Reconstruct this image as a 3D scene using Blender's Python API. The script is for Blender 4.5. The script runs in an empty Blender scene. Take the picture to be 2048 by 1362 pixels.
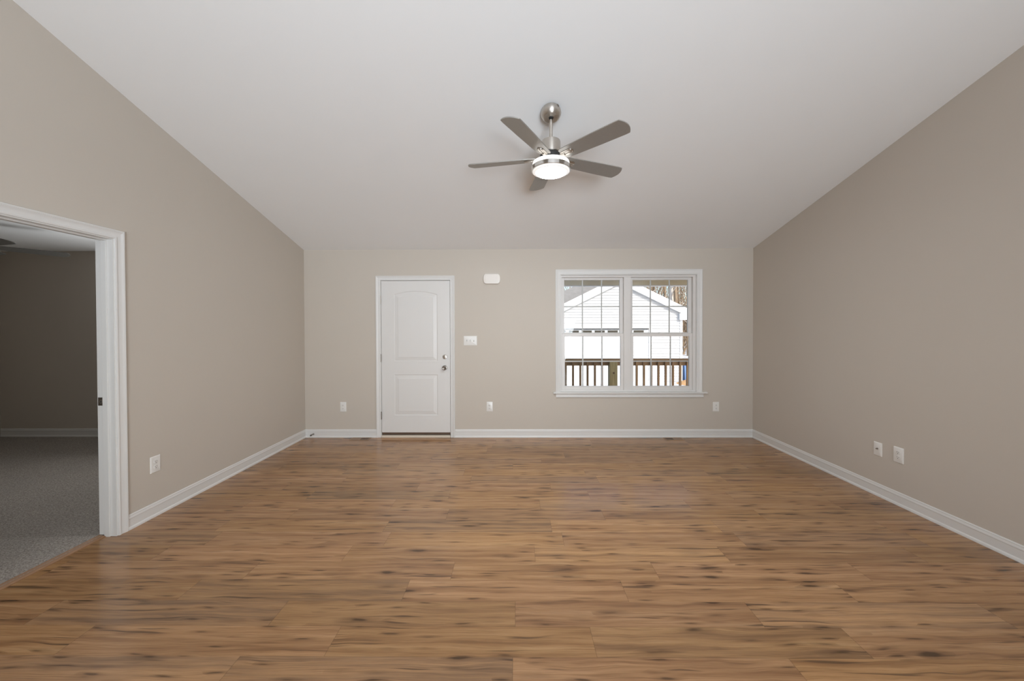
import bpy, bmesh, math, random
from mathutils import Vector, Matrix

# ------------------------------------------------------------------ scene, camera, light
sc = bpy.context.scene
COL = sc.collection
sc.view_settings.view_transform = 'Standard'
sc.view_settings.look = 'None'
sc.view_settings.exposure = 0.0
sc.view_settings.gamma = 1.0
sc.view_settings.use_curve_mapping = False
try:
    sc.cycles.use_denoising = True
    sc.cycles.max_bounces = 10
    sc.cycles.diffuse_bounces = 6
    sc.cycles.glossy_bounces = 4
    sc.cycles.transparent_max_bounces = 16
    sc.cycles.caustics_reflective = False
    sc.cycles.caustics_refractive = False
    sc.cycles.sample_clamp_indirect = 6.0
except Exception:
    pass

# room measures (metres): the camera stands over the origin and looks along +Y
D = 4.934            # inner face of the front wall
XL, XR = -2.802, 3.112
HW = 2.484           # height of the front wall
SL, SR = 0.2824, 0.2655   # slope of the vault at the left and at the right wall
RIDGE, BACK = 0.5, -4.2
WT = 0.14

yaw, pitch, roll = -0.008274, -0.011127, -0.002617
cy_, sy_, cp_, sp_ = math.cos(yaw), math.sin(yaw), math.cos(pitch), math.sin(pitch)
fwd = Vector((sy_ * cp_, cy_ * cp_, sp_)); rgt = Vector((cy_, -sy_, 0)); upv = rgt.cross(fwd)
c_, s_ = math.cos(roll), math.sin(roll)
r2, u2 = c_ * rgt + s_ * upv, -s_ * rgt + c_ * upv
cam = bpy.data.cameras.new('camera'); camo = bpy.data.objects.new('camera', cam); COL.objects.link(camo)
camo.matrix_world = Matrix(((r2.x, u2.x, -fwd.x, 0), (r2.y, u2.y, -fwd.y, 0), (r2.z, u2.z, -fwd.z, 1.4572), (0, 0, 0, 1)))
cam.sensor_width = 36.0; cam.lens = 748.0 / 2048 * 36
cam.shift_x = (1024 - 1025.56) / 2048; cam.shift_y = (662.72 - 681) / 2048
cam.clip_start = 0.02; cam.clip_end = 300
sc.camera = camo

w = bpy.data.worlds.new('sky'); sc.world = w; w.use_nodes = True
nt = w.node_tree; bg = nt.nodes['Background']
sky = nt.nodes.new('ShaderNodeTexSky'); sky.sky_type = 'NISHITA'; sky.sun_disc = False
sky.sun_elevation = math.radians(38); sky.sun_rotation = math.radians(145); sky.air_density = 1.0; sky.dust_density = 2.0
nt.links.new(sky.outputs[0], bg.inputs[0]); bg.inputs[1].default_value = 0.27

sun = bpy.data.lights.new('sun', 'SUN'); sun.energy = 3.8; sun.angle = math.radians(0.6); sun.color = (1, 0.96, 0.9)
suno = bpy.data.objects.new('sun', sun); COL.objects.link(suno)
suno.rotation_euler = Vector((0.50, -0.62, 0.60)).to_track_quat('Z', 'Y').to_euler()

def area(name, loc, direction, sx, sy, power, color=(1, 1, 1), spread=180):
    l = bpy.data.lights.new(name, 'AREA'); l.shape = 'RECTANGLE'; l.size = sx; l.size_y = sy; l.energy = power; l.color = color; l.spread = math.radians(spread)
    o = bpy.data.objects.new(name, l); COL.objects.link(o); o.location = loc
    o.rotation_euler = Vector(direction).to_track_quat('-Z', 'Z').to_euler()
    return o
# added fill lamps at rear openings, tilted to the ceiling; bedroom window daylight
area('fill_patio_door', (0.9, BACK + 0.05, 1.05), (-0.22, 1, 0.48), 2.3, 2.0, 140, (0.88, 0.965, 1.05), 95)
area('fill_rear_window', (-1.5, BACK + 0.05, 1.55), (-0.1, 1, 0.5), 1.4, 1.1, 12, (0.88, 0.965, 1.05), 95)
area('daylight_bedroom_window', (-4.2, D - 0.02, 1.4), (0, -1, 0.45), 1.1, 1.3, 24, (0.97, 0.99, 1.0))

# ------------------------------------------------------------------ helpers
def lin(r, g, b):
    f = lambda c: (c / 255 / 12.92) if c / 255 <= 0.04045 else ((c / 255 + 0.055) / 1.055) ** 2.4
    return (f(r), f(g), f(b), 1)

def mat(name, color, rough=0.5, metal=0.0, spec=0.5, noise=0.0, nscale=60, bump=0.0, emis=None, estr=0.0):
    m = bpy.data.materials.new(name); m.use_nodes = True
    n = m.node_tree; b = n.nodes['Principled BSDF']
    b.inputs['Base Color'].default_value = tuple(color[:3]) + (1,)
    b.inputs['Roughness'].default_value = rough; b.inputs['Metallic'].default_value = metal
    b.inputs['Specular IOR Level'].default_value = spec
    if noise or bump:
        tc = n.nodes.new('ShaderNodeTexCoord'); nz = n.nodes.new('ShaderNodeTexNoise')
        nz.inputs['Scale'].default_value = nscale; nz.inputs['Detail'].default_value = 4
        n.links.new(tc.outputs['Object'], nz.inputs['Vector'])
        if noise:
            mx = n.nodes.new('ShaderNodeMix'); mx.data_type = 'RGBA'
            mx.inputs[6].default_value = tuple(c * (1 - noise) for c in color[:3]) + (1,)
            mx.inputs[7].default_value = tuple(min(1, c * (1 + noise)) for c in color[:3]) + (1,)
            n.links.new(nz.outputs['Fac'], mx.inputs[0]); n.links.new(mx.outputs[2], b.inputs['Base Color'])
        if bump:
            bp = n.nodes.new('ShaderNodeBump'); bp.inputs['Strength'].default_value = bump; bp.inputs['Distance'].default_value = 0.002
            n.links.new(nz.outputs['Fac'], bp.inputs['Height']); n.links.new(bp.outputs[0], b.inputs['Normal'])
    if emis:
        b.inputs['Emission Color'].default_value = tuple(emis[:3]) + (1,); b.inputs['Emission Strength'].default_value = estr
    return m

class MB:
    """collects geometry, builds ONE mesh object"""
    def __init__(s): s.bm = bmesh.new()
    def faces(s, vs, fs):
        v = [s.bm.verts.new(p) for p in vs]
        for f in fs:
            try: s.bm.faces.new([v[i] for i in f])
            except ValueError: pass
        return v
    def box(s, a, b, bev=0.0, seg=2):
        (x0, y0, z0), (x1, y1, z1) = a, b
        x0, x1 = min(x0, x1), max(x0, x1); y0, y1 = min(y0, y1), max(y0, y1); z0, z1 = min(z0, z1), max(z0, z1)
        v = s.faces([(x0, y0, z0), (x1, y0, z0), (x1, y1, z0), (x0, y1, z0), (x0, y0, z1), (x1, y0, z1), (x1, y1, z1), (x0, y1, z1)],
                    [(0, 3, 2, 1), (4, 5, 6, 7), (0, 1, 5, 4), (1, 2, 6, 5), (2, 3, 7, 6), (3, 0, 4, 7)])
        if bev:
            es = list({e for q in v for e in q.link_edges})
            bmesh.ops.bevel(s.bm, geom=es, offset=bev, segments=seg, affect='EDGES', profile=0.5)
        return s
    def prism(s, pts, d, bev=0.0):
        """polygon pts (3d) extruded by vector d"""
        n = len(pts); d = Vector(d)
        v = s.faces([Vector(p) for p in pts] + [Vector(p) + d for p in pts],
                    [tuple(range(n))[::-1], tuple(range(n, 2 * n))] + [(i, (i + 1) % n, n + (i + 1) % n, n + i) for i in range(n)])
        if bev:
            es = [e for e in {e for q in v for e in q.link_edges} if (e.verts[0] in v[:n]) == (e.verts[1] in v[:n])]
            bmesh.ops.bevel(s.bm, geom=es, offset=bev, segments=2, affect='EDGES', profile=0.5)
        return s
    def lathe(s, prof, n=48, M=Matrix()):
        """prof: list of (r, z) around Z"""
        rings = []
        for r, z in prof:
            if r < 1e-6: rings.append([s.bm.verts.new(M @ Vector((0, 0, z)))])
            else: rings.append([s.bm.verts.new(M @ Vector((r * math.cos(t), r * math.sin(t), z))) for t in [2 * math.pi * k / n for k in range(n)]])
        for a, b in zip(rings, rings[1:]):
            for k in range(n):
                q = (k + 1) % n
                if len(a) == 1 and len(b) == 1: break
                if len(a) == 1: s.bm.faces.new((a[0], b[k], b[q]))
                elif len(b) == 1: s.bm.faces.new((a[k], a[q], b[0]))
                else: s.bm.faces.new((a[k], a[q], b[q], b[k]))
        return s
    def tube(s, pts, rad, n=6):
        pts = [Vector(p) for p in pts]; rings = []
        for i, p in enumerate(pts):
            t = (pts[min(i + 1, len(pts) - 1)] - pts[max(i - 1, 0)]).normalized()
            a = t.orthogonal().normalized(); b = t.cross(a)
            r = rad[i] if hasattr(rad, '__len__') else rad
            rings.append([s.bm.verts.new(p + r * (math.cos(2 * math.pi * k / n) * a + math.sin(2 * math.pi * k / n) * b)) for k in range(n)])
        for A, B in zip(rings, rings[1:]):
            # align rings to avoid twisting
            best = min(range(n), key=lambda o: sum((A[k].co - B[(k + o) % n].co).length for k in range(n)))
            for k in range(n):
                s.bm.faces.new((A[k], A[(k + 1) % n], B[(k + 1 + best) % n], B[(k + best) % n]))
            B[:] = B[best:] + B[:best]
        s.bm.faces.new(rings[0][::-1]); s.bm.faces.new(rings[-1])
        return s
    def build(s, name, m, parent=None, smooth=None, origin=None):
        bmesh.ops.recalc_face_normals(s.bm, faces=s.bm.faces[:])
        off = Vector(origin) if origin is not None else (parent['_o'] if parent is not None and '_o' in parent else None)
        off = Vector(off) if off is not None else Vector((0, 0, 0))
        for v in s.bm.verts: v.co -= off
        me = bpy.data.meshes.new(name); s.bm.to_mesh(me); s.bm.free()
        me.materials.append(m)
        if smooth:
            me.polygons.foreach_set('use_smooth', [True] * len(me.polygons))
            try: me.set_sharp_from_angle(angle=math.radians(smooth))
            except Exception: pass
        o = bpy.data.objects.new(name, me); COL.objects.link(o)
        if parent is not None: o.parent = parent
        elif origin is not None: o.location = off
        if origin is not None and parent is None: o['_o'] = tuple(off)
        elif parent is not None: o['_o'] = tuple(off)
        return o

def tag(o, label, cat=None, group=None, kind=None):
    o['label'] = label
    if cat: o['category'] = cat
    if group: o['group'] = group
    if kind: o['kind'] = kind
    return o
def thing(name, loc, label, cat, group=None, kind=None):
    o = bpy.data.objects.new(name, None); COL.objects.link(o); o.location = loc; o['_o'] = tuple(loc)
    o.empty_display_size = 0.1
    return tag(o, label, cat, group, kind)
def copy_tree(o, parent=None):
    c = o.copy(); COL.objects.link(c)
    if parent is not None: c.parent = parent
    for ch in list(o.children): copy_tree(ch, c)
    return c

def wall_grid(us, zs, holes, fmap, top=None):
    """grid wall with rectangular holes [(u0,u1,z0,z1)]; fmap(u, z, t) -> xyz with t = 0 inner face, 1 outer face"""
    us = sorted(set(us + [h[i] for h in holes for i in (0, 1)])); zs = sorted(set(zs + [h[i] for h in holes for i in (2, 3)]))
    mb = MB(); vd = {}
    nu, nz = len(us) - 1, len(zs) - 1
    def full(i, j):
        if not (0 <= i < nu and 0 <= j < nz): return False
        uc, zc = (us[i] + us[i + 1]) / 2, (zs[j] + zs[j + 1]) / 2
        return not any(h[0] < uc < h[1] and h[2] < zc < h[3] for h in holes)
    def V(i, j, t):
        k = (i, j, t)
        if k not in vd:
            z = top(us[i]) if (top and j == nz) else zs[j]
            vd[k] = mb.bm.verts.new(fmap(us[i], z, t))
        return vd[k]
    for i in range(nu):
        for j in range(nz):
            if not full(i, j): continue
            for t in (0, 1): mb.bm.faces.new([V(i, j, t), V(i + 1, j, t), V(i + 1, j + 1, t), V(i, j + 1, t)])
            for (di, dj, a, b) in ((-1, 0, (i, j), (i, j + 1)), (1, 0, (i + 1, j), (i + 1, j + 1)), (0, -1, (i, j), (i + 1, j)), (0, 1, (i, j + 1), (i + 1, j + 1))):
                if not full(i + di, j + dj): mb.bm.faces.new([V(*a, 0), V(*b, 0), V(*b, 1), V(*a, 1)])
    return mb

CASING = [(0, 0), (0, .009), (.004, .0115), (.009, .0125), (.012, .0115), (.0135, .008), (.016, .0085), (.030, .0105), (.042, .0145), (.046, .0165), (.048, .0145), (.050, .0165), (.056, .017), (.058, .015), (.058, 0)]
def casing_u(u0, u1, z0, z1, width, fmap, closed=False):
    """mitred casing round three sides of an opening"""
    mb = MB(); k = width / .058; n = len(CASING); rows = []
    for a, b in CASING:
        a *= k
        rows.append([mb.bm.verts.new(fmap(*p, b)) for p in ((u0 - a, z0), (u0 - a, z1 + a), (u1 + a, z1 + a), (u1 + a, z0))])
    for A, B in zip(rows, rows[1:]):
        for i in range(3): mb.bm.faces.new((A[i], A[i + 1], B[i + 1], B[i]))
    mb.bm.faces.new([r[0] for r in rows]); mb.bm.faces.new([r[3] for r in rows][::-1])
    return mb

BASE = [(0, 0), (0, .0165), (.006, .0165), (.014, .0145), (.020, .011), (.022, .0085), (.075, .0085), (.078, .0105), (.083, .0105), (.090, .0085), (.096, .0065), (.099, .0075), (.104, .006), (.108, .003), (.108, 0)]
def baseboard(mb, a, b, nrm, am=0, bm_=0):
    """base moulding from a to b (xy) with outward normal nrm; am/bm_ = 1 mitres the end inward"""
    a, b, nrm = Vector((*a, 0)), Vector((*b, 0)), Vector((*nrm, 0)); t = (b - a).normalized()
    A = [mb.bm.verts.new(a + nrm * d + t * d * am + Vector((0, 0, z))) for z, d in BASE]
    B = [mb.bm.verts.new(b + nrm * d - t * d * bm_ + Vector((0, 0, z))) for z, d in BASE]
    for i in range(len(BASE) - 1): mb.bm.faces.new((A[i], A[i + 1], B[i + 1], B[i]))
    mb.bm.faces.new(A); mb.bm.faces.new(B[::-1])
    return mb

# ------------------------------------------------------------------ materials
M = {}
M['wall'] = mat('greige_wall_paint', (0.585, 0.535, 0.474), 0.7, spec=0.25, noise=0.012, nscale=3, bump=0.03)
M['ceil'] = mat('white_ceiling_paint', (0.845, 0.85, 0.85), 0.9, spec=0.1, noise=0.01, nscale=4)
M['trim'] = mat('white_trim_paint', (0.74, 0.735, 0.72), 0.35, spec=0.4, noise=0.01, nscale=8)
M['door'] = mat('white_door_paint', (0.745, 0.735, 0.72), 0.38, spec=0.4, noise=0.01, nscale=6)
M['vinyl'] = mat('white_window_vinyl', (0.74, 0.72, 0.70), 0.35, spec=0.4, noise=0.01, nscale=8)
M['plate'] = mat('white_plastic_plate', (0.82, 0.81, 0.785), 0.3, spec=0.5, noise=0.01, nscale=30)
M['slot'] = mat('dark_slot', (0.05, 0.048, 0.045), 0.6, noise=0.1)
M['chime'] = mat('cream_plastic', (0.84, 0.80, 0.75), 0.4, noise=0.01, nscale=20)
M['nickel'] = mat('brushed_nickel', (0.62, 0.58, 0.53), 0.34, 1.0, noise=0.08, nscale=90)
def brush(m, a):
    n = m.node_tree; t = n.nodes.new('ShaderNodeTangent'); t.direction_type = 'RADIAL'; t.axis = 'Z'
    n.links.new(t.outputs[0], n.nodes['Principled BSDF'].inputs['Tangent']); n.nodes['Principled BSDF'].inputs['Anisotropic'].default_value = a; n.nodes['Principled BSDF'].inputs['Anisotropic Rotation'].default_value = 0.25
brush(M['nickel'], 0.75)
M['nickel_dark'] = mat('aged_nickel', (0.30, 0.27, 0.24), 0.3, 1.0, noise=0.1, nscale=80)
M['blade'] = mat('silver_blade_paint', (0.36, 0.345, 0.32), 0.38, 0.55, noise=0.04, nscale=40)
M['band'] = mat('bright_satin_band', (0.78, 0.77, 0.75), 0.22, 1.0, noise=0.05, nscale=90)
brush(M['band'], 0.7)
M['black'] = mat('black_motor_ring', (0.02, 0.02, 0.02), 0.45, noise=0.1)
M['lens'] = mat('frosted_light_lens', (0.9, 0.9, 0.9), 0.5, emis=(0.95, 0.985, 1.0), estr=232.0)
M['acrylic'] = mat('white_acrylic_ring', (0.88, 0.88, 0.87), 0.35, emis=(1, 0.985, 0.96), estr=1.6)
M['sill_brown'] = mat('dark_brown_sill', (0.11, 0.065, 0.04), 0.55, noise=0.15, nscale=20)
M['sill_cream'] = mat('cream_threshold', (0.72, 0.64, 0.54), 0.45, noise=0.04, nscale=20)
M['strip'] = mat('oak_transition_strip', (0.30, 0.165, 0.085), 0.6, noise=0.12, nscale=30)
M['vent'] = mat('brown_wood_register', (0.27, 0.16, 0.095), 0.45, noise=0.15, nscale=35)
M['vent_edge'] = mat('pale_register_edge', (0.36, 0.25, 0.16), 0.45, noise=0.1, nscale=35)
M['siding'] = mat('white_vinyl_siding', (0.58, 0.58, 0.58), 0.5, noise=0.015, nscale=2)
M['garage'] = mat('white_garage_panel', (0.67, 0.68, 0.68), 0.45, noise=0.01, nscale=2)
M['gtrim'] = mat('white_garage_trim', (0.74, 0.74, 0.73), 0.5, noise=0.01)
M['dglass'] = mat('dark_garage_glass', (0.05, 0.05, 0.045), 0.15, noise=0.1)
M['shingle'] = mat('grey_shingle', (0.27, 0.255, 0.235), 0.9, noise=0.25, nscale=5)
M['beam'] = mat('taupe_porch_paint', (0.80, 0.77, 0.66), 0.6, noise=0.03, nscale=4)
M['snow'] = mat('snow', (0.86, 0.87, 0.89), 0.8, noise=0.02, nscale=2)
M['dirt'] = mat('orange_clay', (0.62, 0.36, 0.16), 0.9, noise=0.3, nscale=9, bump=0.5)
M['bin'] = mat('blue_plastic', (0.16, 0.30, 0.62), 0.45, noise=0.08, nscale=8)
M['bin_dark'] = mat('dark_blue_plastic', (0.03, 0.06, 0.16), 0.5, noise=0.1)
M['rubber'] = mat('dark_rubber', (0.06, 0.055, 0.05), 0.6, noise=0.1)

def glass_mat():
    m = bpy.data.materials.new('window_glass'); m.use_nodes = True; n = m.node_tree
    n.nodes.remove(n.nodes['Principled BSDF']); out = n.nodes['Material Output']
    tr = n.nodes.new('ShaderNodeBsdfTransparent'); tr.inputs[0].default_value = (0.97, 0.975, 0.97, 1)
    gl = n.nodes.new('ShaderNodeBsdfGlossy'); gl.inputs['Roughness'].default_value = 0.0
    fr = n.nodes.new('ShaderNodeFresnel'); fr.inputs[0].default_value = 1.3
    mx = n.nodes.new('ShaderNodeMixShader')
    n.links.new(fr.outputs[0], mx.inputs[0]); n.links.new(tr.outputs[0], mx.inputs[1]); n.links.new(gl.outputs[0], mx.inputs[2]); n.links.new(mx.outputs[0], out.inputs[0])
    return m
M['glass'] = glass_mat()

class NT:
    """tiny node-building helper"""
    def __init__(s, name):
        s.m = bpy.data.materials.new(name); s.m.use_nodes = True; s.t = s.m.node_tree; s.b = s.t.nodes['Principled BSDF']
    def put(s, sock, v):
        if hasattr(v, 'links') or hasattr(v, 'is_linked'): s.t.links.new(v, sock)
        else: sock.default_value = v
    def math(s, op, a, b=0.0, c=None, clamp=False):
        n = s.t.nodes.new('ShaderNodeMath'); n.operation = op; n.use_clamp = clamp
        s.put(n.inputs[0], a); s.put(n.inputs[1], b)
        if c is not None: s.put(n.inputs[2], c)
        return n.outputs[0]
    def xyz(s, x, y, z=0.0):
        n = s.t.nodes.new('ShaderNodeCombineXYZ'); s.put(n.inputs[0], x); s.put(n.inputs[1], y); s.put(n.inputs[2], z); return n.outputs[0]
    def noise(s, vec, scale=1, detail=3, rough=0.5, dist=0.0):
        n = s.t.nodes.new('ShaderNodeTexNoise'); n.inputs['Scale'].default_value = scale; n.inputs['Detail'].default_value = detail
        n.inputs['Roughness'].default_value = rough; n.inputs['Distortion'].default_value = dist; s.t.links.new(vec, n.inputs['Vector']); return n.outputs['Fac']
    def white(s, vec):
        n = s.t.nodes.new('ShaderNodeTexWhiteNoise'); n.noise_dimensions = '3D'; s.t.links.new(vec, n.inputs['Vector'])
        sp = s.t.nodes.new('ShaderNodeSeparateColor'); s.t.links.new(n.outputs['Color'], sp.inputs[0]); return sp.outputs
    def smooth(s, v, a, b, x=0.0, y=1.0):
        n = s.t.nodes.new('ShaderNodeMapRange'); n.interpolation_type = 'SMOOTHSTEP'
        s.put(n.inputs[0], v); n.inputs[1].default_value = a; n.inputs[2].default_value = b; n.inputs[3].default_value = x; n.inputs[4].default_value = y; return n.outputs[0]
    def mix(s, f, a, b, mode='MIX'):
        n = s.t.nodes.new('ShaderNodeMix'); n.data_type = 'RGBA'; n.blend_type = mode
        s.put(n.inputs[0], f); s.put(n.inputs[6], a); s.put(n.inputs[7], b); return n.outputs[2]
    def obj(s):
        n = s.t.nodes.new('ShaderNodeTexCoord'); sp = s.t.nodes.new('ShaderNodeSeparateXYZ'); s.t.links.new(n.outputs['Object'], sp.inputs[0]); return n.outputs['Object'], sp.outputs

def floor_mat():
    k = NT('brown_laminate_planks'); _, c = k.obj(); X, Y = c[0], c[1]
    PW, PL = 0.168, 1.21
    yy = k.math('DIVIDE', k.math('ADD', Y, 10.0 - 1.971 + PW * 0), PW)
    yy = k.math('DIVIDE', k.math('SUBTRACT', Y, 1.971 - PW * 60), PW)
    row = k.math('FLOOR', yy); fy = k.math('FRACT', yy)
    ro = k.white(k.xyz(row, 3.7, 1.3))
    xx = k.math('ADD', k.math('DIVIDE', k.math('ADD', X, 30.0), PL), ro[0])
    col = k.math('FLOOR', xx); fx = k.math('FRACT', xx)
    rn = k.white(k.xyz(row, col, 5.1))
    gx = k.math('ADD', X, k.math('MULTIPLY', rn[0], 40.0)); gy = k.math('ADD', Y, k.math('MULTIPLY', rn[1], 40.0))
    # gentle waviness of the grain
    wv = k.noise(k.xyz(k.math('MULTIPLY', gx, 2.6), k.math('MULTIPLY', gy, 9.0)), 1, 2)
    gyw = k.math('ADD', gy, k.math('MULTIPLY', k.math('SUBTRACT', wv, 0.5), 0.045))
    broad = k.noise(k.xyz(k.math('MULTIPLY', gx, 0.9), k.math('MULTIPLY', gyw, 24.0)), 1, 4, 0.6)
    fine = k.noise(k.xyz(k.math('MULTIPLY', gx, 3.6), k.math('MULTIPLY', gyw, 190.0)), 1, 4, 0.65)
    pores = k.noise(k.xyz(k.math('MULTIPLY', gx, 14.0), k.math('MULTIPLY', gyw, 420.0)), 1, 2, 0.6)
    dark, mid, light = (0.255, 0.131, 0.059, 1), (0.415, 0.229, 0.107, 1), (0.515, 0.313, 0.160, 1)
    c1 = k.mix(k.smooth(broad, 0.30, 0.58), dark, mid); c1 = k.mix(k.smooth(broad, 0.50, 0.78), c1, light)
    c1 = k.mix(k.math('MULTIPLY', k.smooth(fine, 0.32, 0.54, 1.0, 0.0), 0.46), c1, (0.17, 0.088, 0.040, 1))
    c1 = k.mix(k.math('MULTIPLY', k.smooth(fine, 0.55, 0.75), 0.40), c1, light)
    c1 = k.mix(k.math('MULTIPLY', k.smooth(pores, 0.35, 0.5, 1.0, 0.0), 0.18), c1, dark)
    # long thin dark cracks
    crack = k.noise(k.xyz(k.math('MULTIPLY', gx, 1.5), k.math('MULTIPLY', gyw, 40.0), 7.0), 1, 2, 0.5)
    c1 = k.mix(k.math('MULTIPLY', k.smooth(crack, 0.625, 0.70), 0.70), c1, (0.055, 0.03, 0.018, 1))
    # knots
    def knots(sx, sy, th, prob, seed, strength):
        nonlocal c1
        d1 = k.noise(k.xyz(k.math('MULTIPLY', gx, 9.0), k.math('MULTIPLY', gy, 30.0), seed), 1, 2)
        kx = k.math('ADD', k.math('MULTIPLY', gx, sx), k.math('MULTIPLY', k.math('SUBTRACT', d1, 0.5), 0.30))
        ky = k.math('ADD', k.math('MULTIPLY', gyw, sy), k.math('MULTIPLY', k.math('SUBTRACT', d1, 0.5), 0.35))
        v = k.t.nodes.new('ShaderNodeTexVoronoi'); v.feature = 'F1'; v.inputs['Scale'].default_value = 1; v.voronoi_dimensions = '3D'
        v.inputs['Randomness'].default_value = 1.0
        k.t.links.new(k.xyz(kx, ky, k.math('MULTIPLY', rn[2], 50.0)), v.inputs['Vector'])
        sp = k.t.nodes.new('ShaderNodeSeparateColor'); k.t.links.new(v.outputs['Color'], sp.inputs[0])
        on = k.math('LESS_THAN', sp.outputs[0], prob)
        core = k.math('MULTIPLY', k.smooth(v.outputs['Distance'], th * 0.35, th, 1.0, 0.0), on)
        halo = k.math('MULTIPLY', k.smooth(v.outputs['Distance'], th * 0.6, th * 2.3, 1.0, 0.0), on)
        c1 = k.mix(k.math('MULTIPLY', halo, 0.50 * strength), c1, (0.12, 0.060, 0.028, 1))
        c1 = k.mix(k.math('MULTIPLY', core, 0.85 * strength), c1, (0.048, 0.024, 0.010, 1))
    knots(3.4, 17.0, 0.22, 0.34, 2.0, 0.95)
    knots(5.6, 40.0, 0.26, 0.34, 9.0, 0.75)
    # tone of each plank
    tone = k.math('ADD', 0.86, k.math('MULTIPLY', rn[2], 0.30))
    c1 = k.mix(1.0, c1, k.xyz(tone, tone, k.math('MULTIPLY', tone, k.math('ADD', 0.94, k.math('MULTIPLY', rn[0], 0.12)))), 'MULTIPLY')
    grey = k.math('MULTIPLY', k.smooth(rn[1], 0.45, 1.0), 0.20)
    bw = k.t.nodes.new('ShaderNodeRGBToBW'); k.t.links.new(c1, bw.inputs[0])
    gcol = k.mix(1.0, k.xyz(bw.outputs[0], bw.outputs[0], bw.outputs[0]), (1.12, 1.0, 0.80, 1), 'MULTIPLY')
    c1 = k.mix(k.math('MULTIPLY', grey, k.smooth(broad, 0.62, 0.38)), c1, gcol)
    # joints
    ex = k.math('MULTIPLY', k.math('MINIMUM', fx, k.math('SUBTRACT', 1.0, fx)), PL)
    ey = k.math('MULTIPLY', k.math('MINIMUM', fy, k.math('SUBTRACT', 1.0, fy)), PW)
    joint = k.math('MAXIMUM', k.smooth(ex, 0.0006, 0.0022, 0.34, 0.0), k.smooth(ey, 0.0004, 0.0016, 0.25, 0.0))
    c1 = k.mix(joint, c1, (0.05, 0.028, 0.016, 1))
    k.t.links.new(c1, k.b.inputs['Base Color'])
    rg = k.math('ADD', 0.20, k.math('MULTIPLY', k.math('SUBTRACT', fine, 0.5), 0.10)); k.t.links.new(rg, k.b.inputs['Roughness'])
    k.b.inputs['Specular IOR Level'].default_value = 0.44
    bp = k.t.nodes.new('ShaderNodeBump'); bp.inputs['Strength'].default_value = 0.10; bp.inputs['Distance'].default_value = 0.0010
    k.t.links.new(k.math('SUBTRACT', fine, k.math('MULTIPLY', joint, 1.2)), bp.inputs['Height']); k.t.links.new(bp.outputs[0], k.b.inputs['Normal'])
    return k.m
M['floor'] = floor_mat()

def carpet_mat():
    k = NT('grey_loop_carpet'); v, _ = k.obj()
    a = k.noise(v, 210, 3, 0.7); b = k.noise(v, 95, 2, 0.6); d = k.noise(v, 2.5, 2)
    f = k.math('ADD', k.math('MULTIPLY', a, 0.6), k.math('MULTIPLY', b, 0.4))
    c = k.mix(k.smooth(f, 0.38, 0.62), (0.21, 0.185, 0.165, 1), (0.50, 0.455, 0.41, 1))
    c = k.mix(k.math('MULTIPLY', k.smooth(d, 0.35, 0.65), 0.15), c, (0.25, 0.235, 0.22, 1))
    k.t.links.new(c, k.b.inputs['Base Color']); k.b.inputs['Roughness'].default_value = 0.95; k.b.inputs['Specular IOR Level'].default_value = 0.1
    bp = k.t.nodes.new('ShaderNodeBump'); bp.inputs['Strength'].default_value = 0.8; bp.inputs['Distance'].default_value = 0.006
    k.t.links.new(f, bp.inputs['Height']); k.t.links.new(bp.outputs[0], k.b.inputs['Normal'])
    return k.m
M['carpet'] = carpet_mat()

def wood_mat(name, a, b, knot, axis=2):
    k = NT(name); v, c = k.obj()
    ax = [c[0], c[1], c[2]]; s = [38.0, 38.0, 38.0]; s[axis] = 2.2
    n = k.noise(k.xyz(*[k.math('MULTIPLY', q, t) for q, t in zip(ax, s)]), 1, 4, 0.6, 0.4)
    col = k.mix(k.smooth(n, 0.3, 0.7), a, b)
    k.t.links.new(col, k.b.inputs['Base Color']); k.b.inputs['Roughness'].default_value = 0.75
    return k.m
M['lumber'] = wood_mat('brown_treated_lumber', (0.20, 0.13, 0.075, 1), (0.36, 0.245, 0.145, 1), 0)
M['lumber_x'] = wood_mat('brown_treated_rail', (0.20, 0.13, 0.075, 1), (0.34, 0.23, 0.135, 1), 0, 0)
M['post'] = wood_mat('olive_treated_post', (0.27, 0.235, 0.125, 1), (0.40, 0.355, 0.21, 1), 0)
M['flange'] = mat('white_lamp_flange', (0.86, 0.86, 0.85), 0.35, emis=(1, 0.99, 0.97), estr=0.55)
M['dark_blade'] = mat('dark_grey_blade', (0.13, 0.125, 0.115), 0.4, 0.3, noise=0.05, nscale=30)
M['bark'] = wood_mat('brown_bark', (0.16, 0.11, 0.07, 1), (0.42, 0.31, 0.20, 1), 0)
M['pale_bark'] = wood_mat('pale_bark', (0.52, 0.45, 0.38, 1), (0.82, 0.76, 0.69, 1), 0)
M['dark_bark'] = wood_mat('dark_bark', (0.09, 0.065, 0.045, 1), (0.26, 0.19, 0.13, 1), 0)

def snow_ground():
    k = NT('snowy_ground'); v, c = k.obj()
    a = k.noise(v, 3.0, 5, 0.65); b = k.noise(v, 0.35, 3)
    f = k.math('MULTIPLY', k.smooth(a, 0.56, 0.66), k.smooth(b, 0.38, 0.58))
    col = k.mix(f, (0.86, 0.87, 0.89, 1), (0.30, 0.23, 0.17, 1))
    k.t.links.new(col, k.b.inputs['Base Color']); k.b.inputs['Roughness'].default_value = 0.85
    return k.m
M['ground'] = snow_ground()

# ------------------------------------------------------------------ the room shell
def zl(y): return HW + SL * (D - y) if y >= RIDGE else HW + SL * (D - RIDGE) - SL * (RIDGE - y)
def zr(y): return HW + SR * (D - y) if y >= RIDGE else HW + SR * (D - RIDGE) - SR * (RIDGE - y)

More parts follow.
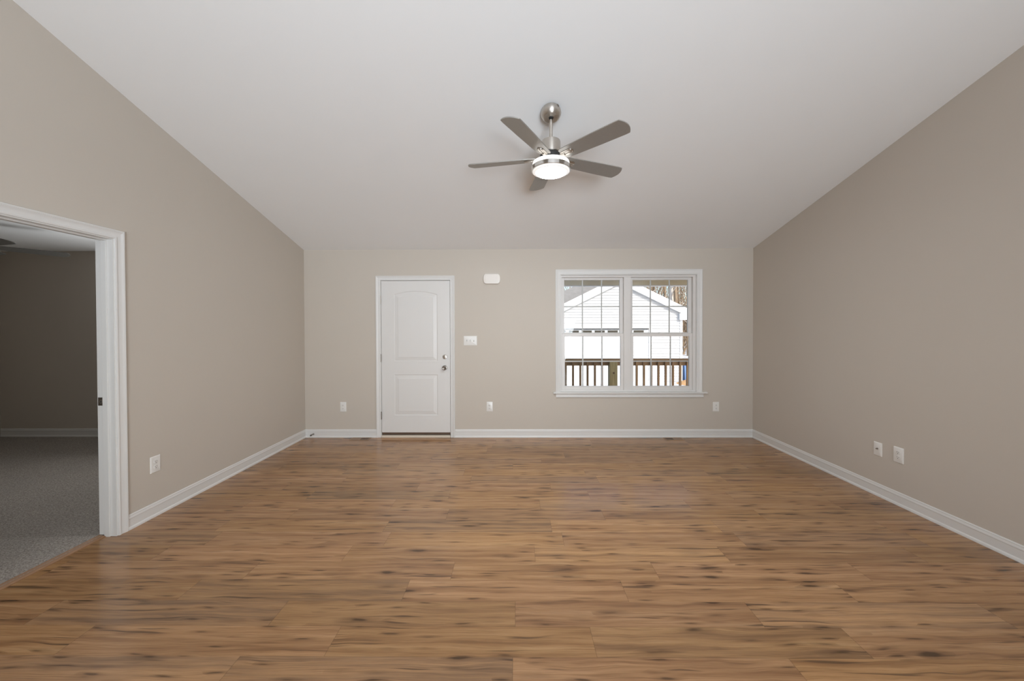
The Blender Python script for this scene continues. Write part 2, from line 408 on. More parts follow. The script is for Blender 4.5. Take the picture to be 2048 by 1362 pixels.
FD = (-1.7885, -0.8645, -0.02, 2.083)        # front door rough opening (u0,u1,z0,z1)
FW = (0.588, 2.380, 0.600, 2.147)          # front window opening
BW = (-4.75, -3.65, 0.75, 2.05)            # bedroom window opening
LD = (1.772, 2.585, -0.02, 2.077)            # bedroom doorway in the left wall
PD = (-0.25, 2.05, 0.0, 2.05)               # patio door opening added to the unseen rear wall for light
RW = (-2.2, -0.8, 1.0, 2.1)                # rear window opening, likewise added for light

S = dict(kind='structure')
front = wall_grid([-6.9 - WT, XR + WT], [-0.02, HW + 0.06], [FD, FW, BW], lambda u, z, t: (u, D + WT * t, z)).build('wall_front', M['wall'])
tag(front, 'greige front wall with white door and double window', 'wall', **S)
ys = [BACK, RIDGE, D - .0005]
left = wall_grid(ys, [-0.02, 2.2, 2.4], [LD], lambda u, z, t: (XL - 0.12 * t, u, z), top=lambda y: zl(y) + 0.03).build('wall_left', M['wall'])
tag(left, 'greige left wall with cased doorway, top sloping with vault', 'wall', **S)
right = wall_grid(ys, [-0.02, 2.2, 2.4], [], lambda u, z, t: (XR + WT * t, u, z), top=lambda y: zr(y) + 0.03).build('wall_right', M['wall'])
tag(right, 'plain greige right wall rising under the sloped ceiling', 'wall', **S)
back = wall_grid([XL - .12, XR + WT], [-0.02, 2.6], [PD, RW], lambda u, z, t: (u, BACK - .0005 - WT * t, z)).build('wall_back', M['wall'])
tag(back, 'greige rear wall behind the camera with patio door and window added for the light', 'wall', **S)

mb = MB(); N = 14
def vault(y0, y1):
    for lay in (0, 0.18):
        g = [[mb.bm.verts.new((XL - .10 + (XR - XL + .2) * i / N, y, (zl(y) * (1 - i / N) + zr(y) * i / N) + lay)) for i in range(N + 1)] for y in [y0 + (y1 - y0) * j / N for j in range(N + 1)]]
        for j in range(N):
            for i in range(N): mb.bm.faces.new((g[j][i], g[j][i + 1], g[j + 1][i + 1], g[j + 1][i]))
        ed = [g[0], g[-1], [r[0] for r in g], [r[-1] for r in g]]
        if lay == 0: low = ed
        else:
            for A, B in zip(low, ed):
                for i in range(N): mb.bm.faces.new((A[i], A[i + 1], B[i + 1], B[i]))
vault(D + 0.10, RIDGE); vault(RIDGE, BACK - 0.10)
ceil = mb.build('ceiling', M['ceil'], smooth=40); tag(ceil, 'smooth white vaulted ceiling sloping down to the front wall', 'ceiling', **S)

mb = MB(); mb.box((XL - 0.09, BACK - .1, -0.06), (XR + .1, D + .08, 0.0)); fl = mb.build('floor', M['floor'])
tag(fl, 'brown wood-look plank floor with dark knots', 'floor', **S)
# bedroom beyond the doorway
BX, BY = -6.9, 0.6
bed = MB().box((BX - .1, BY - .1, -0.06), (XL - .09, D + .08, 0.012)).build('floor_bedroom', M['carpet']); tag(bed, 'grey speckled carpet of the dim bedroom', 'floor', **S)
bc = MB().box((BX - .1, BY - .1, HW), (XL - .115, D + .1, HW + .15)).build('ceiling_bedroom', M['ceil']); tag(bc, 'flat white bedroom ceiling seen through the doorway', 'ceiling', **S)
bl = MB().box((BX - .12, BY - .12, -.02), (BX, D + .0, HW + .06)).build('wall_bedroom_left', M['wall']); tag(bl, 'greige far side wall of the bedroom', 'wall', **S)
bb = MB().box((BX, BY - .12, -.02), (XL - .12, BY, HW + .06)).build('wall_bedroom_back', M['wall']); tag(bb, 'greige rear wall of the bedroom', 'wall', **S)

def struct(mb, name, m, label, cat, smooth=None): return tag(mb.build(name, m, smooth=smooth), label, cat, **S)
mb = MB(); baseboard(mb, (XL, D), (-1.850, D), (0, -1), 1, 0); baseboard(mb, (-0.806, D), (XR, D), (0, -1), 0, 1)
struct(mb, 'baseboard_front', M['trim'], 'white baseboard along the front wall on both sides of the door', 'baseboard')
mb = MB(); baseboard(mb, (XL, D), (XL, 2.652), (1, 0), 1, 0); baseboard(mb, (XL, 1.70), (XL, BACK), (1, 0), 0, 1)
struct(mb, 'baseboard_left', M['trim'], 'white baseboard along the left wall', 'baseboard')
mb = MB(); baseboard(mb, (XR, D), (XR, BACK), (-1, 0), 1, 1)
struct(mb, 'baseboard_right', M['trim'], 'white baseboard along the right wall', 'baseboard')
mb = MB()
baseboard(mb, (BX, D), (XL - .12, D), (0, -1), 1, 1)
for v in mb.bm.verts: v.co.z += 0.012
struct(mb, 'baseboard_bedroom', M['trim'], 'white baseboard at the far end of the bedroom', 'baseboard')

# ------------------------------------------------------------------ bedroom doorway trim
FL = lambda u, z, b: (XL + b, u, z)
o = casing_u(LD[0] + .010 - .015, LD[1] + .006, 0.0, LD[3] + .006, 0.060, FL).build('trim_1', M['trim'], smooth=25)
tag(o, 'white moulded casing and jamb round the open bedroom doorway', 'door trim', **S)
mb = MB()
mb.box((XL - .121, LD[1] - .002, 0), (XL + .0005, LD[1] + .019, LD[3] - .002)); mb.box((XL - .121, LD[0] - .019, 0), (XL + .0005, LD[0] + .002, LD[3] - .002))
mb.box((XL - .121, LD[0] - .019, LD[3] - .002), (XL + .0005, LD[1] + .019, LD[3] + .019))
mb.build('jamb', M['trim'], o)
mb = MB()
mb.box((XL - .076, LD[1] - .012, 0), (XL - .040, LD[1] - .002, LD[3] - .012), .001); mb.box((XL - .076, LD[0] + .002, 0), (XL - .040, LD[0] + .012, LD[3] - .012), .001)
mb.box((XL - .076, LD[0] + .002, LD[3] - .012), (XL - .040, LD[1] - .002, LD[3] - .002), .001)
mb.build('door_stop_strip', M['trim'], o)
FLB = lambda u, z, b: (XL - .12 - b, u, z)
casing_u(LD[0] - .005, LD[1] + .006, 0.012, LD[3] + .006, 0.060, FLB).build('bedroom_side_casing', M['trim'], o, smooth=25)

t = thing('strike_plate', (XL - .094, LD[1] - .003, .945), 'small metal strike plate set in the white bedroom door jamb', 'strike plate')
MB().box((XL - .116, LD[1] - .0040, .917), (XL - .077, LD[1] - .0015, .974), .0008).build('plate', M['nickel_dark'], t)
mb = MB(); 
mb.lathe([(0.0065, 0), (.0105, 0), (.0105, .002), (.0065, .002)], 20, Matrix.Translation((XL - .094, LD[1] - .0042, .945)) @ Matrix.Scale(1.35, 4, (0, 0, 1)) @ Matrix.Rotation(math.radians(90), 4, 'X')).build('latch_ring', M['nickel'], t)
MB().box((XL - .099, LD[1] - .0046, .938), (XL - .089, LD[1] - .0035, .952)).build('latch_hole', M['slot'], t)

tr = MB(); prof = [(-2.868, 0), (-2.868, .004), (-2.876, .009), (-2.905, .0135), (-2.914, .0145), (-2.918, .012), (-2.918, 0)]
tr.prism([(x, LD[0] + .003, z) for x, z in prof], (0, LD[1] - LD[0] - .016, 0))
tag(tr.build('transition_strip', M['strip'], origin=(-2.89, 2.18, 0)), 'brown transition strip between carpet and plank floor in the doorway', 'threshold')

# ------------------------------------------------------------------ front door
FF = lambda u, z, b: (u, D - b, z)
o = casing_u(FD[0] - .002, FD[1] - .0 + .000, 0.0, FD[3] - .003, 0.058, FF).build('trim_2', M['trim'], smooth=25)
tag(o, 'white casing and jamb round the closed front door', 'door trim', **S)
mb = MB()
mb.box((FD[0] - .001, D - .001, 0), (FD[0] + .004, D + WT, FD[3] - .004)); mb.box((FD[1] - .004, D - .001, 0), (FD[1] + .001, D + WT, FD[3] - .004)); mb.box((FD[0] - .001, D - .001, FD[3] - .004), (FD[1] + .001, D + WT, FD[3] + .001))
mb.build('jamb', M['trim'], o)
mb = MB(); mb.box((FD[0] + .004, D + .053, .02), (FD[0] + .018, D + .07, FD[3])); mb.box((FD[1] - .018, D + .053, .02), (FD[1] - .004, D + .07, FD[3])); mb.box((FD[0], D + .053, FD[3] - .018), (FD[1], D + .07, FD[3] - .004))
mb.build('weatherstrip', M['rubber'], o)

DX0, DX1, DZ0, DZ1 = -1.7805, -0.8725, 0.064, 2.0745
def panel_h(d):
    pts = [(0, 0), (.004, .0005), (.010, -.0055), (.014, -.0065), (.020, -.0045), (.024, -.0040), (.052, .0005), (.058, .0030), (.064, .0030)]
    if d <= 0: return 0
    for (a, ha), (b, hb) in zip(pts, pts[1:]):
        if d <= b: return ha + (hb - ha) * (d - a) / (b - a)
    return pts[-1][1]
def door_height(x, z):
    # lower panel
    d = min(x + 1.616, -1.034 - x, z - .288, .836 - z); h = panel_h(d)
    if h or d > 0: return h
    xc = (x + 1.325) / .291
    top = 1.896 + .047 * max(0, 1 - xc * xc) if abs(xc) < 1 else 1.896
    d = min(x + 1.616, -1.034 - x, z - 1.006, top - z)
    return panel_h(d)
mb = MB(); nx, nz = 190, 400
g = []
for j in range(nz + 1):
    z = DZ0 + (DZ1 - DZ0) * j / nz; rowv = []
    for i in range(nx + 1):
        x = DX0 + (DX1 - DX0) * i / nx
        rowv.append(mb.bm.verts.new((x, D + .006 - door_height(x, z), z)))
    g.append(rowv)
for j in range(nz):
    for i in range(nx): mb.bm.faces.new((g[j][i], g[j][i + 1], g[j + 1][i + 1], g[j + 1][i]))
yb = D + .050
loop = g[0] + [r[-1] for r in g[1:]] + g[-1][-2::-1] + [r[0] for r in g[-2:0:-1]]
bk = [mb.bm.verts.new((v.co.x, yb, v.co.z)) for v in loop]
for i in range(len(loop)):
    q = (i + 1) % len(loop); mb.bm.faces.new((loop[i], bk[i], bk[q], loop[q]))
mb.bm.faces.new(bk)
door = mb.build('door_1', M['door'], smooth=20, origin=(-1.78, D, 0)); tag(door, 'white two-panel front door with arched upper panel', 'door', **S)
RX = lambda x, y, z: Matrix.Translation((x, y, z)) @ Matrix.Rotation(math.radians(90), 4, 'X')   # lathe z -> towards the room (-Y)
k = MB().lathe([(0, 0), (.0315, 0), (.0315, .004), (.028, .009), (.013, .011), (.0115, .028), (.016, .034), (.025, .040), (.0285, .050), (.027, .058), (.020, .063), (.0165, .061), (.010, .0605), (.009, .062), (0, .0625)], 40, RX(-.942, D + .006, .923)).build('door_knob', M['nickel_dark'], door, smooth=35)
k['label'] = 'round aged nickel door knob'
k = MB().lathe([(0, 0), (.030, 0), (.030, .004), (.026, .011), (.012, .013), (.012, .016), (0, .016)], 40, RX(-.941, D + .006, 1.067)).build('deadbolt', M['nickel'], door, smooth=35)
tt = MB(); tt.box((-.0045, -.024, -.017), (.0045, -.016, .017), .003)
for v in tt.bm.verts: v.co = Matrix.Translation((-.941, D + .006, 1.067)) @ Matrix.Rotation(math.radians(-35), 4, 'Y') @ v.co
tt.build('thumb_turn', M['nickel_dark'], k, smooth=35)
for z in (1.822, 1.054, .291):
    mb = MB(); mb.lathe([(0, -.052), (.004, -.052), (.0062, -.049), (.0062, .049), (.004, .052), (0, .052)], 14, Matrix.Translation((-1.7845, D - .0045, z)))
    mb.box((-1.7875, D - .001, z - .048), (-1.780, D + .0055, z + .048))
    mb.build('hinge', M['nickel_dark'] if z < 1.5 else M['nickel'], door, smooth=35)
MB().box((DX0 + .002, D + .010, .0400), (DX1 - .002, D + .046, .0645)).build('bottom_sweep', M['sill_brown'], door)
t = thing('door_threshold', (-1.326, D, 0), 'cream and dark brown sill under the front door', 'threshold')
MB().box((FD[0] + .0045, D - .018, 0), (FD[1] - .0045, D + .030, .0275), .003).build('cream_nosing', M['sill_cream'], t)
MB().box((FD[0] + .0045, D + .030, 0), (FD[1] - .0045, D + .135, .0385), .002).build('brown_sill', M['sill_brown'], t)

# ------------------------------------------------------------------ front window
def sash(parent, x0, x1, z0, z1, gx0, gx1, gz0, gz1, y0, y1, v_at, h_at):
    mb = MB(); b = .003
    mb.box((x0, y0, z0), (gx0, y1, z1), b); mb.box((gx1, y0, z0), (x1, y1, z1), b)
    mb.box((gx0 - .001, y0, z0), (gx1 + .001, y1, gz0), b); mb.box((gx0 - .001, y0, gz1), (gx1 + .001, y1, z1), b)
    s = mb.build('sash', M['vinyl'], parent)
    ym = (y0 + y1) / 2
    MB().box((gx0 - .004, ym - .009, gz0 - .004), (gx1 + .004, ym - .006, gz1 + .004)).build('pane', M['glass'], s)
    mb = MB()
    for v in v_at: mb.box((v - .0085, ym - .003, gz0), (v + .0085, ym + .004, gz1), .002)
    mb.box((gx0, ym - .0025, h_at - .0085), (gx1, ym + .0035, h_at + .0085), .002)
    mb.build('grille_bars', M['vinyl'], s)
    return s
win = casing_u(FW[0], FW[1], FW[2] - .001, FW[3], 0.065, FF).build('window_1', M['trim'], smooth=25, origin=(1.484, D, FW[2]))
tag(win, 'white double-hung twin window with grilles, casing and stool', 'window', **S)
mb = MB()                                                  # jamb liner and vinyl frame with the centre mullion
mb.box((FW[0] - .001, D - .001, FW[2]), (FW[0] + .006, D + WT, FW[3] - .006)); mb.box((FW[1] - .006, D - .001, FW[2]), (FW[1] + .001, D + WT, FW[3] - .006)); mb.box((FW[0] - .001, D - .001, FW[3] - .006), (FW[1] + .001, D + WT, FW[3] + .001))
mb.build('jamb_extension', M['trim'], win)
mb = MB()
fy0, fy1 = D + .026, D + .135
mb.box((FW[0] + .006, fy0, .622), (.609, fy1, 2.115), .002); mb.box((2.338, fy0, .622), (FW[1] - .006, fy1, 2.115), .002)
mb.box((1.428, fy0, .622), (1.521, fy1, 2.115), .002); mb.box((FW[0] + .006, fy0, 2.115), (FW[1] - .006, fy1, FW[3] - .006), .002); mb.box((FW[0] + .006, fy0, FW[2]), (FW[1] - .006, fy1, .622), .002)
mb.build('frame', M['vinyl'], win)
for (x0, x1, gu0, gu1, gl0, gl1, vu, vl) in ((.609, 1.428, .6475, 1.385, .6505, 1.3885, (.892, 1.148), (.890, 1.145)), (1.521, 2.338, 1.557, 2.294, 1.558, 2.297, (1.800, 2.052), (1.797, 2.053))):
    sash(win, x0, x1, 1.338, 2.116, gu0, gu1, 1.383, 2.084, D + .072, D + .106, vu, 1.730)
    sash(win, x0 + .001, x1 - .001, .621, 1.372, gl0, gl1, .672, 1.331, D + .036, D + .070, vl, 1.000)
    mb = MB(); xm = (x0 + x1) / 2
    mb.box((xm - .03, D + .040, 1.372), (xm + .03, D + .064, 1.380), .002); mb.build('sash_lock', M['vinyl'], win)
st = MB().box((.490, D - .034, FW[2] - .017), (2.508, D + .028, FW[2] + .001), .004).build('stool', M['trim'], win)
ap = MB(); prof = [(0, 0), (.010, 0), (.014, .006), (.016, .012), (.012, .016), (.012, .040), (.016, .046), (.016, .056), (0, .056)]
ap.prism([(.527, D - b, FW[2] - .073 + z) for b, z in prof], (1.935, 0, 0)).build('apron', M['trim'], win, smooth=25)

# rear glazing, unseen, added to admit light; bedroom glazing out of the doorway's view
def plain_window(name, x0, x1, z0, z1, y, label, bars):
    mb = MB(); f = .05
    for a, b in (((x0, z0), (x0 + f, z1)), ((x1 - f, z0), (x1, z1)), ((x0, z0), (x1, z0 + f)), ((x0, z1 - f), (x1, z1))): mb.box((a[0], y - .03, a[1]), (b[0], y + .03, b[1]))
    for xb in bars: mb.box((xb - .03, y - .03, z0), (xb + .03, y + .03, z1))
    o = tag(mb.build(name, M['vinyl'], origin=((x0 + x1) / 2, y, z0)), label, 'window', **S)
    MB().box((x0 + .04, y - .003, z0 + .04), (x1 - .04, y + .003, z1 - .04)).build('pane', M['glass'], o)
plain_window('added_patio_door', *PD, BACK - .08, 'added sliding glass patio door in the unseen rear wall, placed for the light', [0.9])
plain_window('added_rear_window', *RW, BACK - .08, 'added plain white window in the unseen rear wall, placed for the light', [-1.5])
plain_window('window_4', *BW, D + .08, 'bedroom window in the front wall beyond the doorway', [-4.2])

# ------------------------------------------------------------------ fixtures on the walls
def rounded_rect(w, h, r, y, n=6, cx=0, cz=0):
    pts = []
    for (sx, sz, a0) in ((1, 1, 0), (-1, 1, 90), (-1, -1, 180), (1, -1, 270)):
        for k in range(n + 1):
            a = math.radians(a0 + 90 * k / n); pts.append((cx + sx * (w / 2 - r) + r * math.cos(a), y, cz + sz * (h / 2 - r) + r * math.sin(a)))
    return pts
def plate(parent, w, h):
    mb = MB(); L = [rounded_rect(w, h, .004, 0), rounded_rect(w, h, .004, -.003), rounded_rect(w - .010, h - .010, .004, -.0065)]
    vs = [[mb.bm.verts.new(p) for p in l] for l in L]; n = len(L[0])
    for A, B in zip(vs, vs[1:]):
        for i in range(n): mb.bm.faces.new((A[i], A[(i + 1) % n], B[(i + 1) % n], B[i]))
    mb.bm.faces.new(vs[0]); mb.bm.faces.new(vs[-1])
    p = mb.build('cover_plate', M['plate'], smooth=30); p.parent = parent
    return p
def child(mb, name, m, parent, smooth=None):
    o = mb.build(name, m, smooth=smooth); o.parent = parent; return o
def make_outlet(w, h):
    t = bpy.data.objects.new('wall_outlet', None); COL.objects.link(t); plate(t, w, h)
    for s in (1, -1):
        cz = s * .0205
        mb = MB(); mb.prism(rounded_rect(.034, .029, .012, -.0062, 6, 0, cz), (0, -.0022, 0), .0006); r = child(mb, 'receptacle', M['plate'], t, 30)
        mb = MB(); mb.box((-.0078, -.0087, cz + .0005), (-.0056, -.0080, cz + .0090)); mb.box((.0054, -.0087, cz + .0010), (.0078, -.0080, cz + .0085))
        mb.prism(rounded_rect(.0052, .0056, .0024, -.0080, 4, 0, cz - .0070), (0, -.0007, 0)); child(mb, 'plug_slots', M['slot'], r)
    mb = MB(); mb.lathe([(0, 0), (.0032, 0), (.0026, .0012), (0, .0014)], 14, RX(0, -.0062, 0)); child(mb, 'screw', M['plate'], t)
    return t
OG = 'white duplex outlets around the room'
out = make_outlet(.081, .127)
spots = [((-2.2935, D, .4065), 0, 'white wall outlet on front wall between left corner and front door'),
         ((-.350, D, .4075), 0, 'white wall outlet on front wall between front door and window'),
         ((2.6305, D, .4035), 0, 'white wall outlet on front wall under the right end of the window'),
         ((XL, 2.867, .4025), 90, 'white wall outlet on left wall near the bedroom doorway'),
         ((XR, 3.056, .4090), -90, 'white wall outlet on right wall beside the cable jack plate')]
for i, (loc, rz, lab) in enumerate(spots):
    o = out if i == 0 else copy_tree(out)
    o.location = loc; o.rotation_euler = (0, 0, math.radians(rz)); tag(o, lab, 'outlet', OG)
t = bpy.data.objects.new('cable_jack', None); COL.objects.link(t); plate(t, .073, .116)
mb = MB(); mb.lathe([(0, 0), (.0072, 0), (.0072, .003), (.0048, .003), (.0048, .013), (.002, .013), (.002, .010), (0, .010)], 18, RX(0, -.0062, .004)); child(mb, 'coax_connector', M['nickel_dark'], t, 30)
mb = MB()
for z in (.044, -.044):
    mb = MB(); mb.lathe([(0, 0), (.003, 0), (.0025, .0012), (0, .0014)], 12, RX(0, -.0062, z)); child(mb, 'screw', M['plate'], t)
t.location = (XR, 3.2295, .402); t.rotation_euler = (0, 0, math.radians(-90)); tag(t, 'white cable jack plate with a dark coax connector on the right wall', 'cable jack')
t = bpy.data.objects.new('light_switch', None); COL.objects.link(t); plate(t, .175, .126)
for x, up in ((-.046, 1), (0, 1), (.046, -1)):
    mb = MB(); mb.box((x - .0055, -.0072, -.0125), (x + .0055, -.006, .0125)); s = child(mb, 'toggle_slot', M['slot'], t)
    s.data.materials[0] = mat('shadowed_switch_slot', (0.45, 0.44, 0.42), 0.5, noise=0.02)
    mb = MB(); mb.box((-.0045, -.0155, -.0045), (.0045, 0, .0045), .001)
    for v in mb.bm.verts: v.co = Matrix.Translation((x, -.006, 0)) @ Matrix.Rotation(math.radians(28 * up), 4, 'X') @ v.co
    child(mb, 'toggle', M['plate'], s)
t.location = (-.6015, D, 1.280); tag(t, 'white three-gang light switch beside the front door', 'light switch')

t = thing('door_chime', (-.3145, D, 2.0925), 'cream door chime box high on the wall between door and window', 'door chime')
mb = MB(); w2, h2 = .224, .133
def chime_outline(s, y):
    w, h = w2 / 2 * s, h2 / 2 * s if s == 1 else h2 / 2 - (1 - s) * w2 / 2
    pts = []
    for k in range(9):
        a = -1 + 2 * k / 8; pts.append((w - .016 * a * a - (.010 if abs(a) == 1 else 0), y, h * a))
    for k in range(9):
        a = 1 - 2 * k / 8; pts.append((-(w - .016 * a * a - (.010 if abs(a) == 1 else 0)), y, h * a))
    return [Vector(p) + Vector((-.3145, D, 2.0925)) for p in pts]
L = [chime_outline(1, 0), chime_outline(1, -.034), chime_outline(.965, -.042), chime_outline(.90, -.044)]
vs = [[mb.bm.verts.new(p) for p in l] for l in L]; n = len(L[0])
for A, B in zip(vs, vs[1:]):
    for i in range(n): mb.bm.faces.new((A[i], A[(i + 1) % n], B[(i + 1) % n], B[i]))
mb.bm.faces.new(vs[0]); mb.bm.faces.new(vs[-1]); mb.build('cover', M['chime'], t, smooth=40)
MB().box((-.3145 - .078, D - .0455, 2.0925 - .045), (-.3145 + .078, D - .0435, 2.0925 + .045), .0012).build('face_panel', M['chime'], t)

t = thing('door_stop', (-2.687, D - .009, .047), 'small dark spring door stop on the front baseboard near the left corner', 'door stop')
MB().lathe([(0, 0), (.011, 0), (.011, .003), (.006, .006), (0, .006)], 18, RX(-2.687, D - .0085, .047)).build('base', M['nickel_dark'], t, smooth=40)
pts = [(-2.687 + .0048 * math.cos(a * .9), D - .014 - .055 * a / 80, .047 + .0048 * math.sin(a * .9)) for a in range(81)]
MB().tube(pts, .0013, 5).build('spring', M['nickel_dark'], t, smooth=60)
MB().lathe([(0, .058), (.0085, .058), (.010, .062), (.010, .072), (.007, .076), (0, .076)], 18, RX(-2.687, D - .0085, .047)).build('rubber_tip', M['rubber'], t, smooth=40)

def register(x0, x1, y0, y1, dark, label):
    t = thing('floor_vent', ((x0 + x1) / 2, (y0 + y1) / 2, 0), label, 'floor vent', 'wooden floor registers by the front wall')
    mb = MB(); f = .010
    mb.box((x0, y0, 0), (x1, y0 + f, .005), .001); mb.box((x0, y1 - f, 0), (x1, y1, .005), .001); mb.box((x0, y0 + f, 0), (x0 + f, y1 - f, .005), .001); mb.box((x1 - f, y0 + f, 0), (x1, y1 - f, .005), .001)
    xm = (x0 + x1) / 2; mb.box((xm - .006, y0 + f, 0), (xm + .006, y1 - f, .005), .001)
    mb.build('frame', M['vent_edge'], t)
    a, b = (x0 + f, xm - .006), (xm + .006, x1 - f)
    if dark == 'right': a, b = b, a
    MB().box((a[0], y0 + f, 0), (a[1], y1 - f, .0012)).build('open_damper', M['sill_brown'], t)
    MB().box((b[0], y0 + f, 0), (b[1], y1 - f, .0040)).build('closed_damper', M['vent'], t)
register(-2.163, -1.918, 4.804, 4.908, 'right', 'brown floor vent left of the front door')
register(1.929, 2.165, 4.804, 4.908, 'left', 'brown floor vent below the window')

# ------------------------------------------------------------------ ceiling fan of the living room
FX, FY = .264, 2.797
tilt = math.atan((SL + SR) / 2)
cz = HW + (SL * (1 - (FX - XL) / (XR - XL)) + SR * (FX - XL) / (XR - XL)) * (D - FY)
fan = thing('ceiling_fan', (FX, FY, cz), 'five-blade brushed nickel ceiling fan with lit round lamp under the vaulted ceiling', 'ceiling fan')
MC = Matrix.Translation((FX, FY, cz)) @ Matrix.Rotation(math.atan(-(SL + SR) / 2), 4, 'X')
can = MB().lathe([(0, .002), (.062, .002), (.0675, 0), (.072, -.010), (.0745, -.026), (.0745, -.029), (.0755, -.030), (.0755, -.034), (.0735, -.043), (.0675, -.056), (.058, -.067), (.0525, -.0705), (.0515, -.0712), (.018, -.0716), (.018, -.066), (0, -.066)], 48, MC).build('canopy', M['nickel'], fan, smooth=30)
mb = MB(); mb.lathe([(0, 0), (.011, 0), (.011, .003), (.008, .005), (0, .005)], 16, MC @ Matrix.Rotation(math.radians(-52), 4, 'Z') @ Matrix.Translation((.0725, 0, -.018)) @ Matrix.Rotation(math.radians(84), 4, 'Y')); mb.build('screw_cap', M['nickel_dark'], can, smooth=30)
mb = MB(); mb.lathe([(0, -.060), (.0178, -.060), (.0178, -.071), (.0155, -.0745), (0, -.0745)], 24, MC); mb.build('hanger_ball', M['black'], can, smooth=30)
zt = 2.845
MB().lathe([(.0, cz - .05), (.0128, cz - .05), (.0128, zt + .014), (.0, zt + .014)], 24, Matrix.Translation((FX, FY, 0))).build('downrod', M['nickel'], fan, smooth=30)
AX = Matrix.Translation((FX, FY, 0))
MB().lathe([(0, zt + .016), (.019, zt + .016), (.0195, zt + .002), (.058, zt - .001), (.067, zt - .006), (.0705, zt - .016), (.0705, zt - .094), (.066, zt - .099), (0, zt - .099)], 48, AX).build('motor_housing', M['nickel'], fan, smooth=30)
MB().lathe([(0, zt - .099), (.060, zt - .099), (.078, zt - .108), (.084, zt - .118), (.084, zt - .135), (.070, zt - .141), (0, zt - .141)], 40, AX).build('flywheel', M['black'], fan, smooth=30)
MB().lathe([(0, zt - .140), (.080, zt - .140), (.082, zt - .143), (.082, zt - .166), (0, zt - .166)], 48, AX).build('collar', M['nickel'], fan, smooth=30)
MB().lathe([(0, zt - .163), (.126, zt - .163), (.134, zt - .167), (.1365, zt - .176), (.1365, zt - .204), (0, zt - .204)], 56, AX).build('acrylic_ring', M['acrylic'], fan, smooth=30)
MB().lathe([(.132, zt - .196), (.142, zt - .196), (.1455, zt - .199), (.1455, zt - .2265), (.143, zt - .229), (.136, zt - .229), (.132, zt - .226)], 64, AX).build('metal_band', M['band'], fan, smooth=30)
MB().lathe([(0, zt - .223), (.137, zt - .223), (.1365, zt - .232), (.128, zt - .236), (.1165, zt - .238), (.1165, zt - .224), (0, zt - .224)], 56, AX).build('lamp_flange', M['flange'], fan, smooth=30)
MB().lathe([(.1145, zt - .235), (.1145, zt - .2395), (.1165, zt - .2405), (.1175, zt - .238), (.1165, zt - .235)], 56, AX).build('bezel', M['nickel'], fan, smooth=30)
MB().lathe([(0, zt - .230), (.1145, zt - .230), (.114, zt - .240), (.106, zt - .245), (.080, zt - .2485), (0, zt - .250)], 56, AX).build('lamp_lens', M['lens'], fan, smooth=30)
ZB = 2.708
def blade_outline():
    pts = []
    rr = [(.105, .040), (.112, .048), (.125, .053), (.20, .0585), (.40, .0655), (.585, .0690)]
    for r, h in rr: pts.append((r, h))
    tip = [(.612, .0675)]
    pts += tip
    for k in range(1, 12):
        a = -1 + 2 * k / 12; pts.append((.612 + .026 * (1 - a * a), -a * .0675))
    pts += [(r, -h) for r, h in tip[::-1]] + [(r, -h) for r, h in rr[::-1]]
    return pts
th0 = math.radians(240.93); b_ang = -.209
for k in range(5):
    MBl = Matrix.Translation((FX, FY, ZB)) @ Matrix.Rotation(th0 + k * 2 * math.pi / 5, 4, 'Z')
    TW = MBl @ Matrix.Rotation(b_ang, 4, 'X')
    mb = MB(); mb.prism([TW @ Vector((r, v, .003)) for r, v in blade_outline()], TW.to_3x3() @ Vector((0, 0, -.0065)), .0008)
    bl_ = mb.build('blade', M['blade'], fan)
    mb = MB()
    def pill(r0, r1, h, z0, z1, cv=0):
        pts = []
        for c0, a0 in ((r1 - h, -90), (r0 + h, 90)):
            for q in range(9):
                a = math.radians(a0 + 180 * q / 8); pts.append(TW @ Vector((c0 + h * math.cos(a), cv + h * math.sin(a), z0)))
        mb.prism(pts, TW.to_3x3() @ Vector((0, 0, z1 - z0)), .001)
    pill(.095, .205, .026, -.0035, -.008)
    pill(.135, .200, .0070, -.008, -.0125, .0105); pill(.135, .200, .0070, -.008, -.0125, -.0105); pill(.120, .145, .016, -.008, -.012)
    mb.tube([MBl @ Vector((.062, 0, -.004)), MBl @ Vector((.085, 0, -.007)), TW @ Vector((.105, 0, -.009)), TW @ Vector((.135, 0, -.0085))], [.012, .012, .013, .012], 10)
    mb.build('blade_bracket', M['nickel'], bl_, smooth=35)

